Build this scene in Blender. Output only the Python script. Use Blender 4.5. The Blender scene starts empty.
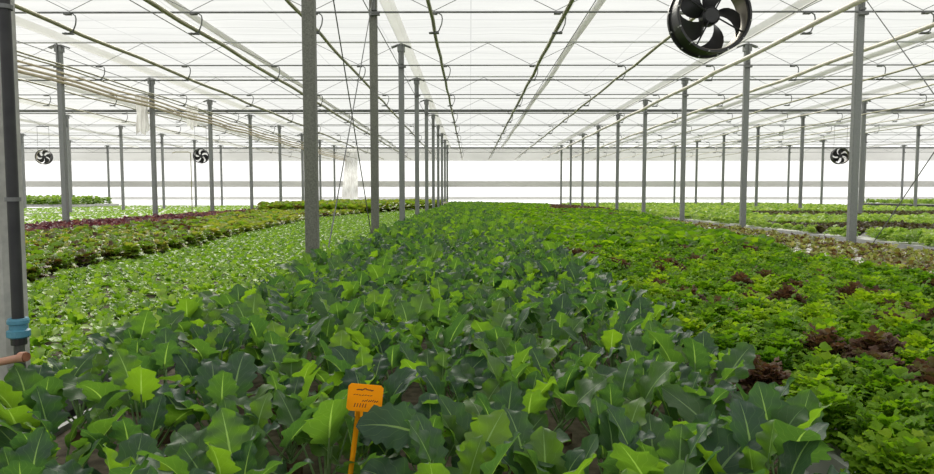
import bpy, math, random
import numpy as np
from mathutils import Vector, Matrix

R = np.random.default_rng(7)
random.seed(7)
C = bpy.context.scene.collection
EYE = 1.55                      # camera height above the floor
F = 650.0                       # focal length in pixels of the 934 x 474 frame
PITCH = math.atan(42 / F)
YAW = math.atan(3 / F)
TRAY = 0.83                     # top of the growing boards

# ------------------------------------------------------------------ camera maths (to read places off the photo)
def ray(px, py):
    d = Vector(((px - 467) / F, 1.0, (237 - py) / F))
    d = Matrix.Rotation(-PITCH, 3, 'X') @ d
    return Matrix.Rotation(YAW, 3, 'Z') @ d
def at_z(px, py, z):            # point on the horizontal plane z
    d = ray(px, py); t = (z - EYE) / d.z
    return Vector((d.x * t, d.y * t, z))
def at_y(px, py, y):
    d = ray(px, py); t = y / d.y
    return Vector((d.x * t, y, EYE + d.z * t))
RI = (Matrix.Rotation(YAW, 3, 'Z') @ Matrix.Rotation(-PITCH, 3, 'X')).inverted()
def proj(x, y, z):
    v = RI @ Vector((x, y, z - EYE))
    if v.y < 0.05: return None
    return 467 + F * v.x / v.y, 237 - F * v.z / v.y

# ------------------------------------------------------------------ materials
def new_mat(name):
    m = bpy.data.materials.new(name); m.use_nodes = True
    nt = m.node_tree; nt.nodes.clear()
    out = nt.nodes.new('ShaderNodeOutputMaterial')
    return m, nt, out
def N(nt, t, **kw):
    n = nt.nodes.new(t)
    for k, v in kw.items(): setattr(n, k, v)
    return n
def mixc(nt, fac, a, b):
    n = N(nt, 'ShaderNodeMix', data_type='RGBA')
    for i, v in ((0, fac), (6, a), (7, b)):
        if hasattr(v, 'is_output'): nt.links.new(v, n.inputs[i])
        elif i == 0: n.inputs[0].default_value = v
        else: n.inputs[i].default_value = (*v, 1)
    return n.outputs[2]
def math_n(nt, op, a, b=0.0):
    n = N(nt, 'ShaderNodeMath', operation=op)
    for i, v in ((0, a), (1, b)):
        if hasattr(v, 'is_output'): nt.links.new(v, n.inputs[i])
        else: n.inputs[i].default_value = v
    return n.outputs[0]
def hard(name, col, col2=None, rough=0.5, metal=0.0, scale=8.0, bump=0.0, stretch=(1, 1, 1)):
    m, nt, out = new_mat(name)
    p = N(nt, 'ShaderNodeBsdfPrincipled')
    p.inputs['Roughness'].default_value = rough; p.inputs['Metallic'].default_value = metal
    tc = N(nt, 'ShaderNodeTexCoord'); mp = N(nt, 'ShaderNodeMapping'); mp.inputs['Scale'].default_value = stretch
    nz = N(nt, 'ShaderNodeTexNoise'); nz.inputs['Scale'].default_value = scale; nz.inputs['Detail'].default_value = 6
    nt.links.new(tc.outputs['Object'], mp.inputs[0]); nt.links.new(mp.outputs[0], nz.inputs['Vector'])
    cr = N(nt, 'ShaderNodeValToRGB'); cr.color_ramp.elements[0].position = .35; cr.color_ramp.elements[1].position = .65
    cr.color_ramp.elements[0].color = (*col, 1); cr.color_ramp.elements[1].color = (*(col2 or col), 1)
    nt.links.new(nz.outputs['Fac'], cr.inputs[0]); nt.links.new(cr.outputs[0], p.inputs['Base Color'])
    if bump:
        b = N(nt, 'ShaderNodeBump'); b.inputs['Strength'].default_value = bump; b.inputs['Distance'].default_value = .01
        nt.links.new(nz.outputs['Fac'], b.inputs['Height']); nt.links.new(b.outputs[0], p.inputs['Normal'])
    nt.links.new(p.outputs[0], out.inputs[0])
    return m
def film(name, col, col2, trans, scale=(.3, 1.2, 1), seams=None, clear=0.):
    """greenhouse film: scatters daylight through and back"""
    m, nt, out = new_mat(name)
    tc = N(nt, 'ShaderNodeTexCoord'); mp = N(nt, 'ShaderNodeMapping'); mp.inputs['Scale'].default_value = scale
    nz = N(nt, 'ShaderNodeTexNoise'); nz.inputs['Scale'].default_value = 1.0; nz.inputs['Detail'].default_value = 5
    nt.links.new(tc.outputs['Object'], mp.inputs[0]); nt.links.new(mp.outputs[0], nz.inputs['Vector'])
    cr = N(nt, 'ShaderNodeValToRGB'); cr.color_ramp.elements[0].position = .35; cr.color_ramp.elements[1].position = .6
    cr.color_ramp.elements[0].color = (*col2, 1); cr.color_ramp.elements[1].color = (*col, 1)
    nt.links.new(nz.outputs['Fac'], cr.inputs[0])
    c = cr.outputs[0]
    if seams:
        sx = N(nt, 'ShaderNodeSeparateXYZ'); nt.links.new(tc.outputs['Object'], sx.inputs[0])
        for axis, step, width, sc in seams:
            q = math_n(nt, 'FRACT', math_n(nt, 'DIVIDE', sx.outputs[axis], step))
            f = math_n(nt, 'LESS_THAN', q, width / step)
            c = mixc(nt, f, c, sc)
    df = N(nt, 'ShaderNodeBsdfDiffuse'); tr = N(nt, 'ShaderNodeBsdfTranslucent'); mx = N(nt, 'ShaderNodeMixShader')
    nt.links.new(c, df.inputs[0]); nt.links.new(c, tr.inputs[0])
    mx.inputs[0].default_value = trans
    nt.links.new(df.outputs[0], mx.inputs[1]); nt.links.new(tr.outputs[0], mx.inputs[2]); last = mx
    if clear:                       # part of the daylight goes straight through the film
        tp = N(nt, 'ShaderNodeBsdfTransparent'); m2 = N(nt, 'ShaderNodeMixShader'); m2.inputs[0].default_value = clear
        nt.links.new(mx.outputs[0], m2.inputs[1]); nt.links.new(tp.outputs[0], m2.inputs[2]); last = m2
    nt.links.new(last.outputs[0], out.inputs[0])
    return m
def leaf_mat(name, cols, tcol, trans=.35, rough=.45, spec=.5, rib=None, sheen=None, rnd=.25, noise=0, crinkle=0):
    """cols: ramp of leaf colours picked by the leaf's own tint; tcol: multiplier of the light that comes through; rib: midrib colour"""
    m, nt, out = new_mat(name)
    at = N(nt, 'ShaderNodeAttribute', attribute_name='tint'); oi = N(nt, 'ShaderNodeObjectInfo')
    f = math_n(nt, 'ADD', at.outputs['Fac'], math_n(nt, 'MULTIPLY', math_n(nt, 'SUBTRACT', oi.outputs['Random'], .5), rnd))
    if noise:
        nz = N(nt, 'ShaderNodeTexNoise'); nz.inputs['Scale'].default_value = 22
        f = math_n(nt, 'ADD', f, math_n(nt, 'MULTIPLY', math_n(nt, 'SUBTRACT', nz.outputs['Fac'], .5), noise))
    cr = N(nt, 'ShaderNodeValToRGB'); el = cr.color_ramp.elements
    while len(el) < len(cols): el.new(.5)
    for i, c in enumerate(cols): el[i].position = i / (len(cols) - 1); el[i].color = (*c, 1)
    nt.links.new(f, cr.inputs[0]); c = cr.outputs[0]
    if rib:
        uv = N(nt, 'ShaderNodeUVMap'); sx = N(nt, 'ShaderNodeSeparateXYZ'); nt.links.new(uv.outputs[0], sx.inputs[0])
        au = math_n(nt, 'ABSOLUTE', math_n(nt, 'SUBTRACT', sx.outputs[0], .5))       # 0 at the midrib, .5 at the margin
        w = math_n(nt, 'SUBTRACT', .034, math_n(nt, 'MULTIPLY', sx.outputs[1], .028))
        g = math_n(nt, 'LESS_THAN', au, w)
        # side veins run outward and forward
        s = math_n(nt, 'FRACT', math_n(nt, 'MULTIPLY', math_n(nt, 'SUBTRACT', sx.outputs[1], math_n(nt, 'MULTIPLY', au, .75)), 6.0))
        v = math_n(nt, 'MULTIPLY', math_n(nt, 'LESS_THAN', s, .06), .16)
        c = mixc(nt, math_n(nt, 'MAXIMUM', math_n(nt, 'MULTIPLY', g, .85), v), c, rib)
    p = N(nt, 'ShaderNodeBsdfPrincipled'); nt.links.new(c, p.inputs['Base Color'])
    p.inputs['Roughness'].default_value = rough; p.inputs['Specular IOR Level'].default_value = spec
    if crinkle:
        tcn = N(nt, 'ShaderNodeTexCoord'); nzz = N(nt, 'ShaderNodeTexNoise'); nzz.inputs['Scale'].default_value = 55; nzz.inputs['Detail'].default_value = 3
        bmp = N(nt, 'ShaderNodeBump'); bmp.inputs['Strength'].default_value = crinkle; bmp.inputs['Distance'].default_value = .006
        nt.links.new(tcn.outputs['Object'], nzz.inputs['Vector']); nt.links.new(nzz.outputs['Fac'], bmp.inputs['Height']); nt.links.new(bmp.outputs[0], p.inputs['Normal'])
    if sheen:
        p.inputs['Coat Weight'].default_value = sheen; p.inputs['Coat Roughness'].default_value = .35
    tm = N(nt, 'ShaderNodeMix', data_type='RGBA', blend_type='MULTIPLY'); tm.inputs[0].default_value = 1
    nt.links.new(c, tm.inputs[6]); tm.inputs[7].default_value = (*tcol, 1)
    tr = N(nt, 'ShaderNodeBsdfTranslucent'); nt.links.new(tm.outputs[2], tr.inputs[0])
    mx = N(nt, 'ShaderNodeMixShader'); mx.inputs[0].default_value = trans
    nt.links.new(p.outputs[0], mx.inputs[1]); nt.links.new(tr.outputs[0], mx.inputs[2]); nt.links.new(mx.outputs[0], out.inputs[0])
    return m

M = {
    'kale': leaf_mat('kale_leaf', [(.028, .070, .044), (.038, .090, .044), (.058, .125, .034), (.12, .22, .022)], (2.9, 2.9, .8), .46, .5, .4, rib=(.20, .32, .15), sheen=.14, crinkle=.5),
    'stalk': hard('kale_stalk', (.13, .24, .075), (.20, .30, .12), .5, scale=30),
    'peat': hard('peat', (.055, .03, .016), (.12, .07, .04), .95, scale=60, bump=.5),
    'lollo': leaf_mat('green_frilly_leaf', [(.055, .135, .008), (.095, .20, .010), (.15, .27, .012), (.25, .36, .016)], (2.0, 2.1, 1.0), .42, .65, .22, rnd=.7),
    'lollored': leaf_mat('maroon_frilly_leaf', [(.075, .035, .022), (.11, .06, .032), (.11, .10, .025)], (1.7, 1.5, 1.2), .3, .65, .25),
    'young': leaf_mat('young_lettuce_leaf', [(.09, .20, .014), (.15, .28, .018), (.22, .37, .024), (.30, .44, .05)], (1.7, 1.8, 1.0), .35, .38, .5, sheen=.12),
    'brown': leaf_mat('brown_green_leaf', [(.08, .036, .018), (.12, .10, .02), (.12, .23, .016), (.19, .33, .02), (.36, .34, .065)], (1.8, 1.8, 1.1), .35, .4, .5, noise=.6),
    'red': leaf_mat('red_leaf', [(.07, .02, .035), (.15, .045, .055), (.28, .12, .11), (.19, .15, .06)], (1.8, 1.4, 1.3), .3, .35, .6, noise=.5, sheen=.15),
    'oak': leaf_mat('oak_leaf', [(.06, .025, .014), (.15, .09, .04), (.16, .19, .035), (.24, .30, .05), (.38, .33, .16)], (1.7, 1.6, 1.1), .35, .4, .5, noise=.7),
    'darkoak': leaf_mat('dark_oak_leaf', [(.04, .026, .014), (.07, .05, .022), (.09, .09, .026), (.11, .14, .03)], (1.7, 1.6, 1.1), .3, .4, .5, noise=.5),
    'green': leaf_mat('bright_lettuce_leaf', [(.16, .27, .04), (.24, .36, .06), (.33, .44, .09), (.40, .5, .12)], (1.7, 1.8, 1.1), .38, .4, .5),
    'galv': hard('galvanized_steel', (.20, .21, .205), (.27, .28, .27), .5, .3, scale=60, bump=.03),
    'galv_brightened': hard('brightened_galvanized_steel', (.36, .355, .33), (.46, .455, .42), .7, .1, scale=30, bump=.04),  # brightness painted into the steel colour, as the nearest post is backlit
    'galv_old': hard('weathered_galvanized_steel', (.13, .135, .11), (.22, .22, .185), .6, .2, scale=75, bump=.05),
    'steel_dark': hard('dark_truss_steel', (.13, .135, .13), (.20, .205, .20), .5, .3, scale=9),
    'steel_light': hard('light_truss_steel', (.42, .43, .42), (.52, .53, .51), .5, .2, scale=9),
    'pipe': hard('olive_pipe', (.26, .25, .15), (.36, .34, .22), .45, .1, scale=5),
    'pipe_cream': hard('cream_pipe', (.62, .57, .46), (.72, .68, .58), .4, scale=5),
    'pipe_tan': hard('tan_pipe', (.52, .43, .29), (.62, .54, .40), .5, scale=5),
    'black': hard('black_plastic', (.012, .012, .013), (.02, .02, .02), .38, scale=12),
    'rubber': hard('black_hose', (.014, .014, .016), (.03, .03, .03), .55, scale=12),
    'duct': hard('fan_inner_ring', (.16, .14, .11), (.24, .21, .16), .4, .3, scale=8),
    'blue': hard('blue_fitting', (.05, .19, .28), (.08, .26, .36), .45, scale=14),
    'terracotta': hard('salmon_pipe', (.42, .20, .13), (.5, .26, .17), .5, scale=12),
    'rust': hard('rusty_brown', (.16, .05, .02), (.24, .09, .04), .7, scale=40),
    'orange': film('orange_plastic', (.98, .47, .016), (.95, .43, .014), .35),
    'ink': hard('dark_ink', (.10, .035, .006), (.16, .05, .01), .7, scale=30),
    'board': hard('white_growing_board', (.62, .61, .58), (.74, .73, .70), .7, scale=7, bump=.1),
    'bench': hard('bench_rim', (.45, .45, .44), (.55, .55, .53), .5, .1, scale=6),
    'bench_dark': hard('dark_bench_rim', (.03, .032, .03), (.05, .05, .05), .6, scale=6),
    'mat': hard('brown_growing_mat', (.05, .036, .022), (.14, .11, .075), .95, scale=25, bump=.4),
    'concrete': hard('concrete_floor', (.25, .24, .22), (.34, .33, .31), .85, scale=3, bump=.2),
    'ceil': film('ceiling_screen', (.88, .88, .86), (.77, .77, .75), .68, (.25, 2.2, 1), seams=[(1, .62, .05, (.62, .62, .60)), (0, 1.857, .03, (.64, .64, .62))], clear=.48),
    'wall': film('wall_film', (.97, .97, .97), (.95, .95, .95), .86, (.4, .4, .2), seams=[(0, 1.86, .05, (.80, .82, .83))], clear=.45),
    'band': film('grey_wall_band', (.66, .66, .64), (.60, .60, .58), .55),
    'bandtop': film('pale_wall_band', (.80, .80, .79), (.74, .74, .73), .6),
    'gutter': film('gutter_film', (.84, .84, .82), (.78, .78, .75), .65, (2, .4, 1)),
    'sheet': film('hanging_film', (.84, .84, .82), (.66, .65, .62), .6, (4, 4, 2)),
}

# ------------------------------------------------------------------ mesh helpers
def mesh_np(name, V, Fq, mat, uv=None, tint=None, smooth=True):
    V = np.asarray(V, dtype=np.float32); Fq = np.asarray(Fq, dtype=np.int32)
    me = bpy.data.meshes.new(name)
    me.vertices.add(len(V)); me.vertices.foreach_set('co', V.ravel())
    me.loops.add(Fq.size); me.loops.foreach_set('vertex_index', Fq.ravel())
    me.polygons.add(len(Fq)); me.polygons.foreach_set('loop_start', np.arange(0, Fq.size, 4, dtype=np.int32))
    me.polygons.foreach_set('use_smooth', np.full(len(Fq), smooth, dtype=bool))
    if uv is not None:
        l = me.uv_layers.new(name='UVMap'); l.data.foreach_set('uv', np.asarray(uv, dtype=np.float32)[Fq.ravel()].ravel())
    if tint is not None:
        a = me.attributes.new('tint', 'FLOAT', 'POINT'); a.data.foreach_set('value', np.asarray(tint, dtype=np.float32))
    me.materials.append(mat); me.update(calc_edges=True); me.validate()
    return me
class MB:
    """collects boxes, tubes and rings into one quad mesh"""
    def __init__(s): s.V = []; s.F = []; s.n = 0
    def add(s, V, Fq):
        V = np.asarray(V, float); s.V.append(V); s.F.append(np.asarray(Fq, int) + s.n); s.n += len(V); return s
    def box(s, c, d, rot=None):
        h = np.array(d) / 2
        v = np.array([[x, y, z] for x in (-1, 1) for y in (-1, 1) for z in (-1, 1)]) * h
        if rot is not None: v = v @ np.array(rot.to_3x3()).T
        return s.add(v + np.array(c), [[0, 1, 3, 2], [4, 6, 7, 5], [0, 4, 5, 1], [2, 3, 7, 6], [0, 2, 6, 4], [1, 5, 7, 3]])
    def bevbox(s, c, d, b=.01, axis=2):
        """box with its long edges (along axis) chamfered"""
        o = [i for i in range(3) if i != axis]; a, e = d[o[0]] / 2, d[o[1]] / 2
        ring = [(a - b, e), (a, e - b), (a, -e + b), (a - b, -e), (-a + b, -e), (-a, -e + b), (-a, e - b), (-a + b, e)]
        V = []
        for zz in (-d[axis] / 2, d[axis] / 2):
            for p, q in ring:
                v = [0, 0, 0]; v[o[0]] = p; v[o[1]] = q; v[axis] = zz; V.append(v)
        Fq = [[i, (i + 1) % 8, 8 + (i + 1) % 8, 8 + i] for i in range(8)]
        for k in (0, 8): Fq += [[k, k + 1, k + 2, k + 3], [k, k + 3, k + 4, k + 7], [k + 4, k + 5, k + 6, k + 7]]
        return s.add(np.array(V) + np.array(c), Fq)
    def tube(s, pts, r, k=8, cap=True):
        pts = [Vector(p) for p in pts]; rs = r if isinstance(r, (list, tuple)) else [r] * len(pts)
        V = []; up = None
        for i, p in enumerate(pts):
            t = (pts[min(i + 1, len(pts) - 1)] - pts[max(i - 1, 0)]).normalized()
            if up is None: up = Vector((0, 0, 1)) if abs(t.z) < .9 else Vector((1, 0, 0))
            a = t.cross(up).normalized(); b = a.cross(t); up = b
            for j in range(k):
                q = 2 * math.pi * j / k; V.append(p + (a * math.cos(q) + b * math.sin(q)) * rs[i])
        Fq = [[i * k + j, i * k + (j + 1) % k, (i + 1) * k + (j + 1) % k, (i + 1) * k + j] for i in range(len(pts) - 1) for j in range(k)]
        if cap and k % 2 == 0:
            for o in (0, (len(pts) - 1) * k):
                Fq += [[o + j, o + j + 1, o + k - 2 - j, o + k - 1 - j] for j in range(k // 2 - 1)]
        return s.add([tuple(v) for v in V], Fq)
    def ring(s, prof, axis, c, k=48):
        """lathe a closed profile of (radius, along) around axis (a unit Vector) at c"""
        ax = Vector(axis).normalized(); a = ax.orthogonal().normalized(); b = ax.cross(a); c = Vector(c); n = len(prof)
        V = [tuple(c + ax * h + (a * math.cos(2 * math.pi * i / k) + b * math.sin(2 * math.pi * i / k)) * r) for i in range(k) for r, h in prof]
        Fq = [[i * n + j, ((i + 1) % k) * n + j, ((i + 1) % k) * n + (j + 1) % n, i * n + (j + 1) % n] for i in range(k) for j in range(n)]
        return s.add(V, Fq)
    def mesh(s, name, mat, smooth=False): return mesh_np(name, np.concatenate(s.V), np.concatenate(s.F), mat, smooth=smooth)
    def obj(s, name, mat, parent=None, smooth=False, label=None):
        return link(name, s.mesh(name, mat, smooth), parent, label)
def link(name, data, parent=None, label=None):
    o = bpy.data.objects.new(name, data); C.objects.link(o)
    if parent is not None: o.parent = parent
    if label: o['label'] = label
    return o
def tag(o, label, cat=None, group=None, kind=None):
    o['label'] = label
    if cat: o['category'] = cat
    if group: o['group'] = group
    if kind: o['kind'] = kind
    return o
def thing(name, label, cat, loc=(0, 0, 0), group=None):
    o = link(name, None); o.location = loc; o.empty_display_size = .1
    return tag(o, label, cat, group)
def struct(o, label):
    o['kind'] = 'structure'; o['label'] = label; return o
ORD = ['first', 'second', 'third', 'fourth', 'fifth', 'sixth', 'seventh', 'eighth', 'ninth', 'tenth', 'eleventh', 'twelfth', 'thirteenth', 'fourteenth', 'fifteenth', 'sixteenth']

# ------------------------------------------------------------------ the house: floor, film walls, screen ceiling
BAY = 4.0; FAR = 46.0; HALF = 35.0; BACK = -4.0; CEIL = EYE + 3.46
TOPH = EYE + 3.21; BOTH = EYE + 2.73; XS = .982
ROWX = [-23.75, -16.32, -8.89, -1.46, 5.97, 13.40, 20.83, 28.26]
ROWX = [x * XS if x != -1.46 else x for x in ROWX]
ROWZ = [2.0 + BAY * i for i in range(11)]

def plane(name, a, b, c, d, mat, nx=1, ny=1, f=None):
    a, b, c, d = map(np.array, (a, b, c, d)); V = []
    for i in range(nx + 1):
        for j in range(ny + 1):
            s, t = i / nx, j / ny
            v = (a * (1 - s) + b * s) * (1 - t) + (d * (1 - s) + c * s) * t
            V.append(f(v) if f else v)
    Fq = [[i * (ny + 1) + j, (i + 1) * (ny + 1) + j, (i + 1) * (ny + 1) + j + 1, i * (ny + 1) + j + 1] for i in range(nx) for j in range(ny)]
    return link(name, mesh_np(name, V, Fq, mat))
struct(plane('floor', (-HALF, BACK, 0), (HALF, BACK, 0), (HALF, FAR, 0), (-HALF, FAR, 0), M['concrete']), 'grey concrete greenhouse floor')
def sag(v):
    v = v.copy(); v[2] += .05 * math.sin((v[1] - 2) / 4 * 2 * math.pi) * .4 + .015 * math.sin(v[0] * 3.1 + v[1] * 1.7); return v
struct(plane('ceiling', (-HALF, BACK, CEIL), (HALF, BACK, CEIL), (HALF, FAR, CEIL), (-HALF, FAR, CEIL), M['ceil'], 90, 80, sag), 'white translucent screen ceiling')
for nm, p in (('wall_far', ((-HALF, FAR), (HALF, FAR))), ('wall_left', ((-HALF, BACK), (-HALF, FAR))), ('wall_right', ((HALF, FAR), (HALF, BACK))), ('wall_back', ((HALF, BACK), (-HALF, BACK)))):
    (x0, y0), (x1, y1) = p
    struct(plane(nm, (x0, y0, 0), (x1, y1, 0), (x1, y1, CEIL), (x0, y0, CEIL), M['wall'], 8, 2), 'bright white film wall')
for k, (h0, h1, m) in enumerate(((2.40, 3.28, 'bandtop'), (.57, .98, 'band'), (-.32, -.12, 'bandtop')), 1):
    struct(MB().box((0, FAR - .06, EYE + (h0 + h1) / 2), (2 * HALF - .2, .06, h1 - h0)).obj('trim_%d' % k, M[m]), 'grey band along the far film wall')
b = MB()
struct(MB().box((0, FAR - .12, EYE + 3.30), (2 * HALF - .2, .08, .10)).obj('trim_4', M['steel_dark']), 'dark rail along the top of the far wall')

# gutters and rolled screens under the roof
for k, x in enumerate(ROWX):
    g = MB(); g.add(*[(lambda P: (P, [[i * 5 + j, i * 5 + 5 + j, i * 5 + 6 + j, i * 5 + 1 + j] for i in range(1) for j in range(4)]))([(x + dx, y, EYE + 3.29 + dz) for y in (BACK + .1, FAR - .2) for dx, dz in ((-.13, .1), (-.07, 0), (0, -.005), (.07, 0), (.13, .1))])][0])
    o = g.obj('roof_gutter', M['gutter'])
    lab = {3: 'pale grey gutter along the row of posts beside the kale', 4: 'pale grey gutter along the row of posts beyond the frilly lettuces', 2: 'pale grey gutter above the bundle of cream pipes'}.get(k, 'pale grey gutter along the %s post row in from the wall ' % ORD[k if k < 4 else 7 - k] + ('past the frilly lettuces' if k > 4 else 'past the red lettuces'))
    tag(o, lab, 'gutter', 'roof gutters')
for k, x in enumerate([-20.03, -12.6, -5.17, 2.26, 9.69, 17.1]):
    pts = [(x + .02 * math.sin(i), BACK + .2 + i * (FAR - BACK - .6) / 30, EYE + 3.34 + .01 * math.sin(i * 1.7)) for i in range(31)]
    o = MB().tube(pts, .06, 10).obj('rolled_screen', M['gutter'], smooth=True)
    tag(o, ['rolled pale screen under the roof over the outermost pale bench', 'rolled pale screen under the roof over the pale seedlings', 'rolled pale screen under the roof over the young lettuces', 'rolled pale screen under the roof over the frilly lettuces', 'rolled pale screen under the roof over the striped lettuce bench', 'rolled pale screen under the roof over the dark-edged bench'][k], 'screen', 'rolled roof screens')

# ------------------------------------------------------------------ posts
def make_post(x, y, idx, row):
    near = row in (3, 4) and y < 15
    t = thing('steel_post', '', 'post', (x, y, 0), 'galvanized posts in rows')
    top = TOPH - .03
    m = M['galv_brightened'] if (row == 3 and y < 3) else M['galv_old'] if (row == 3 and y < 12) else M['galv']
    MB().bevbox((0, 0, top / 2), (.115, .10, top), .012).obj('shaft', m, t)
    hd = MB().box((0, 0, top - .09), (.15, .13, .12))
    hd.box((-.13, 0, top - .035), (.16, .09, .03), Matrix.Rotation(-.35, 3, 'Y')).box((.13, 0, top - .035), (.16, .09, .03), Matrix.Rotation(.35, 3, 'Y'))
    hd.obj('head_bracket', M['galv'], t)
    MB().box((0, 0, .012), (.24, .22, .024)).obj('base_plate', M['galv'], t)
    return t
rowname = {0: 'fourth post row past the red lettuces', 1: 'second post row past the red lettuces', 2: 'cream pipe row', 3: 'row beside the kale',
           4: 'row past the frilly lettuces', 5: 'second row past the frilly lettuces', 6: 'third row past the frilly lettuces', 7: 'fourth row past the frilly lettuces'}
rowname_long = {0: 'fourth row past the kale on the pale side', 1: 'third row over on the pale seedling side', 2: 'row carrying the cream pipes', 3: 'row beside the kale bed',
           4: 'row beyond the frilly lettuces', 5: 'second row beyond the frilly lettuces', 6: 'third row beyond the frilly lettuces', 7: 'fourth row beyond the frilly lettuces'}
POSTS = {}
for r, x in enumerate(ROWX):
    seen = 0
    for y in ROWZ:
        p = proj(x, y, EYE)
        if p is None or not (-60 < p[0] < 994): continue
        t = make_post(x, y, seen, r); POSTS[(r, y)] = t
        if r == 3 and y == 2.0: lab = 'nearest galvanized post, black hose and blue fitting strapped to it'
        else: lab = 'galvanized steel post, %s from camera in the %s' % (ORD[seen], rowname[r])
        t['label'] = lab; seen += 1

# ------------------------------------------------------------------ trusses on every post line
NODE = [(-.55 + 1.857 * k) * XS for k in range(-18, 19)]
for i, y in enumerate(ROWZ[0:]):
    t = thing('roof_truss', 'lattice roof truss across the house on the %s line of posts from the camera' % ORD[i], 'truss', (0, y, 0), 'roof trusses')
    W = min(HALF - .3, .9 * y + 8)
    up = MB(); up.box((0, -.075, TOPH), (2 * W, .035, .026)); up.obj('top_chord', M['steel_light'], t)
    MB().box((0, -.08, BOTH), (2 * W, .03, .021)).obj('bottom_chord', M['steel_dark'], t)
    w = MB()
    for k, nx in enumerate(NODE):
        if abs(nx) > W - 1: continue
        for s in (-1, 1): w.tube([(nx, -.08, BOTH + .02), (nx + s * .912, -.08, TOPH - .02)], 0.005, 4)
        if k % 4 == 1:
            kp = MB().tube([(nx + .93, -.08, TOPH), (nx + .93, -.08, BOTH)], .012, 6); kp.box((nx + .93, -.08, BOTH - .03), (.16, .05, .035)); kp.box((nx + .93, -.08, BOTH + .04), (.07, .05, .03))
            kp.obj('king_post', M['steel_dark'], t)
    w.obj('web_lattice', M['steel_dark'], t)
for y, h, lab in ((16.3, 2.84, 'thin dark drive shaft for the screens, the nearer one'), (24.2, 3.10, 'dark drive shaft for the screens, the farther heavier one')):
    o = MB().tube([(-HALF + .4, y, EYE + h), (HALF - .4, y, EYE + h)], .018 if y < 20 else .05, 8).obj('drive_shaft', M['steel_dark'], smooth=True)
    tag(o, lab, 'shaft')

# ------------------------------------------------------------------ pipes along the house, with their hooks
def hook_mesh(r):
    pts = [(0, 0, 0), (.07, 0, .012), (.115, 0, -.02), (.125, 0, -.07), (.115, 0, -.15), (.07, 0, -.22 - r), (.0, 0, -.245 - r), (-.05, 0, -.235 - r)]
    m = MB().tube(pts, .010, 6); m.box((0, 0, .005), (.1, .06, .03)); m.box((0, 0, -.25 - r), (.15, .06, .02))
    return m
def long_pipe(x, r, mat, lab, h=2.50, hooks=True, grp='overhead pipes', sagamp=.012):
    x *= XS
    t = thing('overhead_pipe', lab, 'pipe', (x, 0, EYE + h), grp)
    pts = [(.008 * math.sin(k * 2.1 + x), BACK + .3 + k * (FAR - .6 - BACK) / 60, sagamp * math.sin(k * 1.35 + x) - .004) for k in range(61)]
    MB().tube(pts, r * .85, 10).obj('tube', mat, t, smooth=True)
    if hooks:
        me = hook_mesh(r).mesh('hook', M['steel_dark'], True)
        for y in ROWZ:
            p = proj(x, y, EYE + h)
            if p and -40 < p[0] < 974 and p[1] > -60:
                o = link('hook', me, t); o.location = (0, y - .08, BOTH - EYE - h - .025)
    return t
plist = [(-8.0, .02, 'pipe'), (-6.15, .036, 'pipe'), (-4.22, .04, 'pipe'), (-2.38, .03, 'pipe'), (-.55, .033, 'pipe'), (1.33, .036, 'pipe'), (3.22, .03, 'pipe'), (5.12, .046, 'pipe_cream'), (6.92, .042, 'pipe_cream'),
         (8.78, .024, 'pipe'), (10.65, .024, 'pipe_cream'), (12.5, .024, 'pipe'), (14.4, .022, 'pipe_cream'), (-9.95, .022, 'pipe'), (-11.8, .02, 'pipe'), (16.3, .02, 'pipe')]
plab = ['thin olive pipe on hooks just before the cream pipe bundle', 'olive pipe on hooks over the red lettuce block', 'thick olive pipe on hooks over the young lettuces', 'olive pipe on hooks running behind the posts beside the kale',
        'olive pipe on hooks over the middle of the kale bed', 'olive pipe on hooks over the edge of the kale, beside the big fan', 'olive pipe on hooks passing behind the big black fan', 'thick cream pipe crossing the nearest post beyond the frilly lettuces', 'thick cream pipe on hooks just past the posts beyond the frilly lettuces',
        'thin olive pipe on hooks, second past the posts beyond the frilly lettuces', 'thin cream pipe on hooks, third past the posts beyond the frilly lettuces', 'thin olive pipe on hooks, fourth past the posts beyond the frilly lettuces', 'thin cream pipe on hooks, fifth past the posts beyond the frilly lettuces',
        'thin olive pipe on hooks just past the cream pipe bundle', 'thin olive pipe on hooks, second past the cream pipe bundle', 'thin olive pipe on hooks, sixth past the posts beyond the frilly lettuces']
for (x, r, m), l in zip(plist, plab): long_pipe(x, r, M[m], l)
for k, (x, h, r) in enumerate(((-8.80, 2.68, .018), (-8.80, 2.57, .028), (-8.79, 2.46, .034), (-8.78, 2.37, .038))):
    long_pipe(x, r, M['pipe_tan'] if k else M['pipe'], ['thin olive top pipe of the bundle along the far posts', 'upper cream pipe of the bundle along the posts', 'middle cream pipe of the bundle along the posts', 'lowest, thickest cream pipe of the bundle along the posts'][k], h, False, 'bundled cream pipes', .018)
for k, x in enumerate((-9.1, -5.4, -1.7, 2.0, 5.5, 9.3, 13.0)):
    o = MB().tube([(x, BACK + .2, EYE + 3.10), (x, 20, EYE + 3.08), (x, FAR - .2, EYE + 3.10)], .009, 6).obj('support_wire', M['steel_dark'])
    tag(o, 'thin dark wire along the house under the ceiling, over the ' + ['pipe bundle', 'young lettuce bed', 'posts beside the kale', 'frilly lettuces', 'posts beyond the frilly lettuces', 'striped lettuce bench', 'second post row'][k], 'wire', 'ceiling wires')

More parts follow.
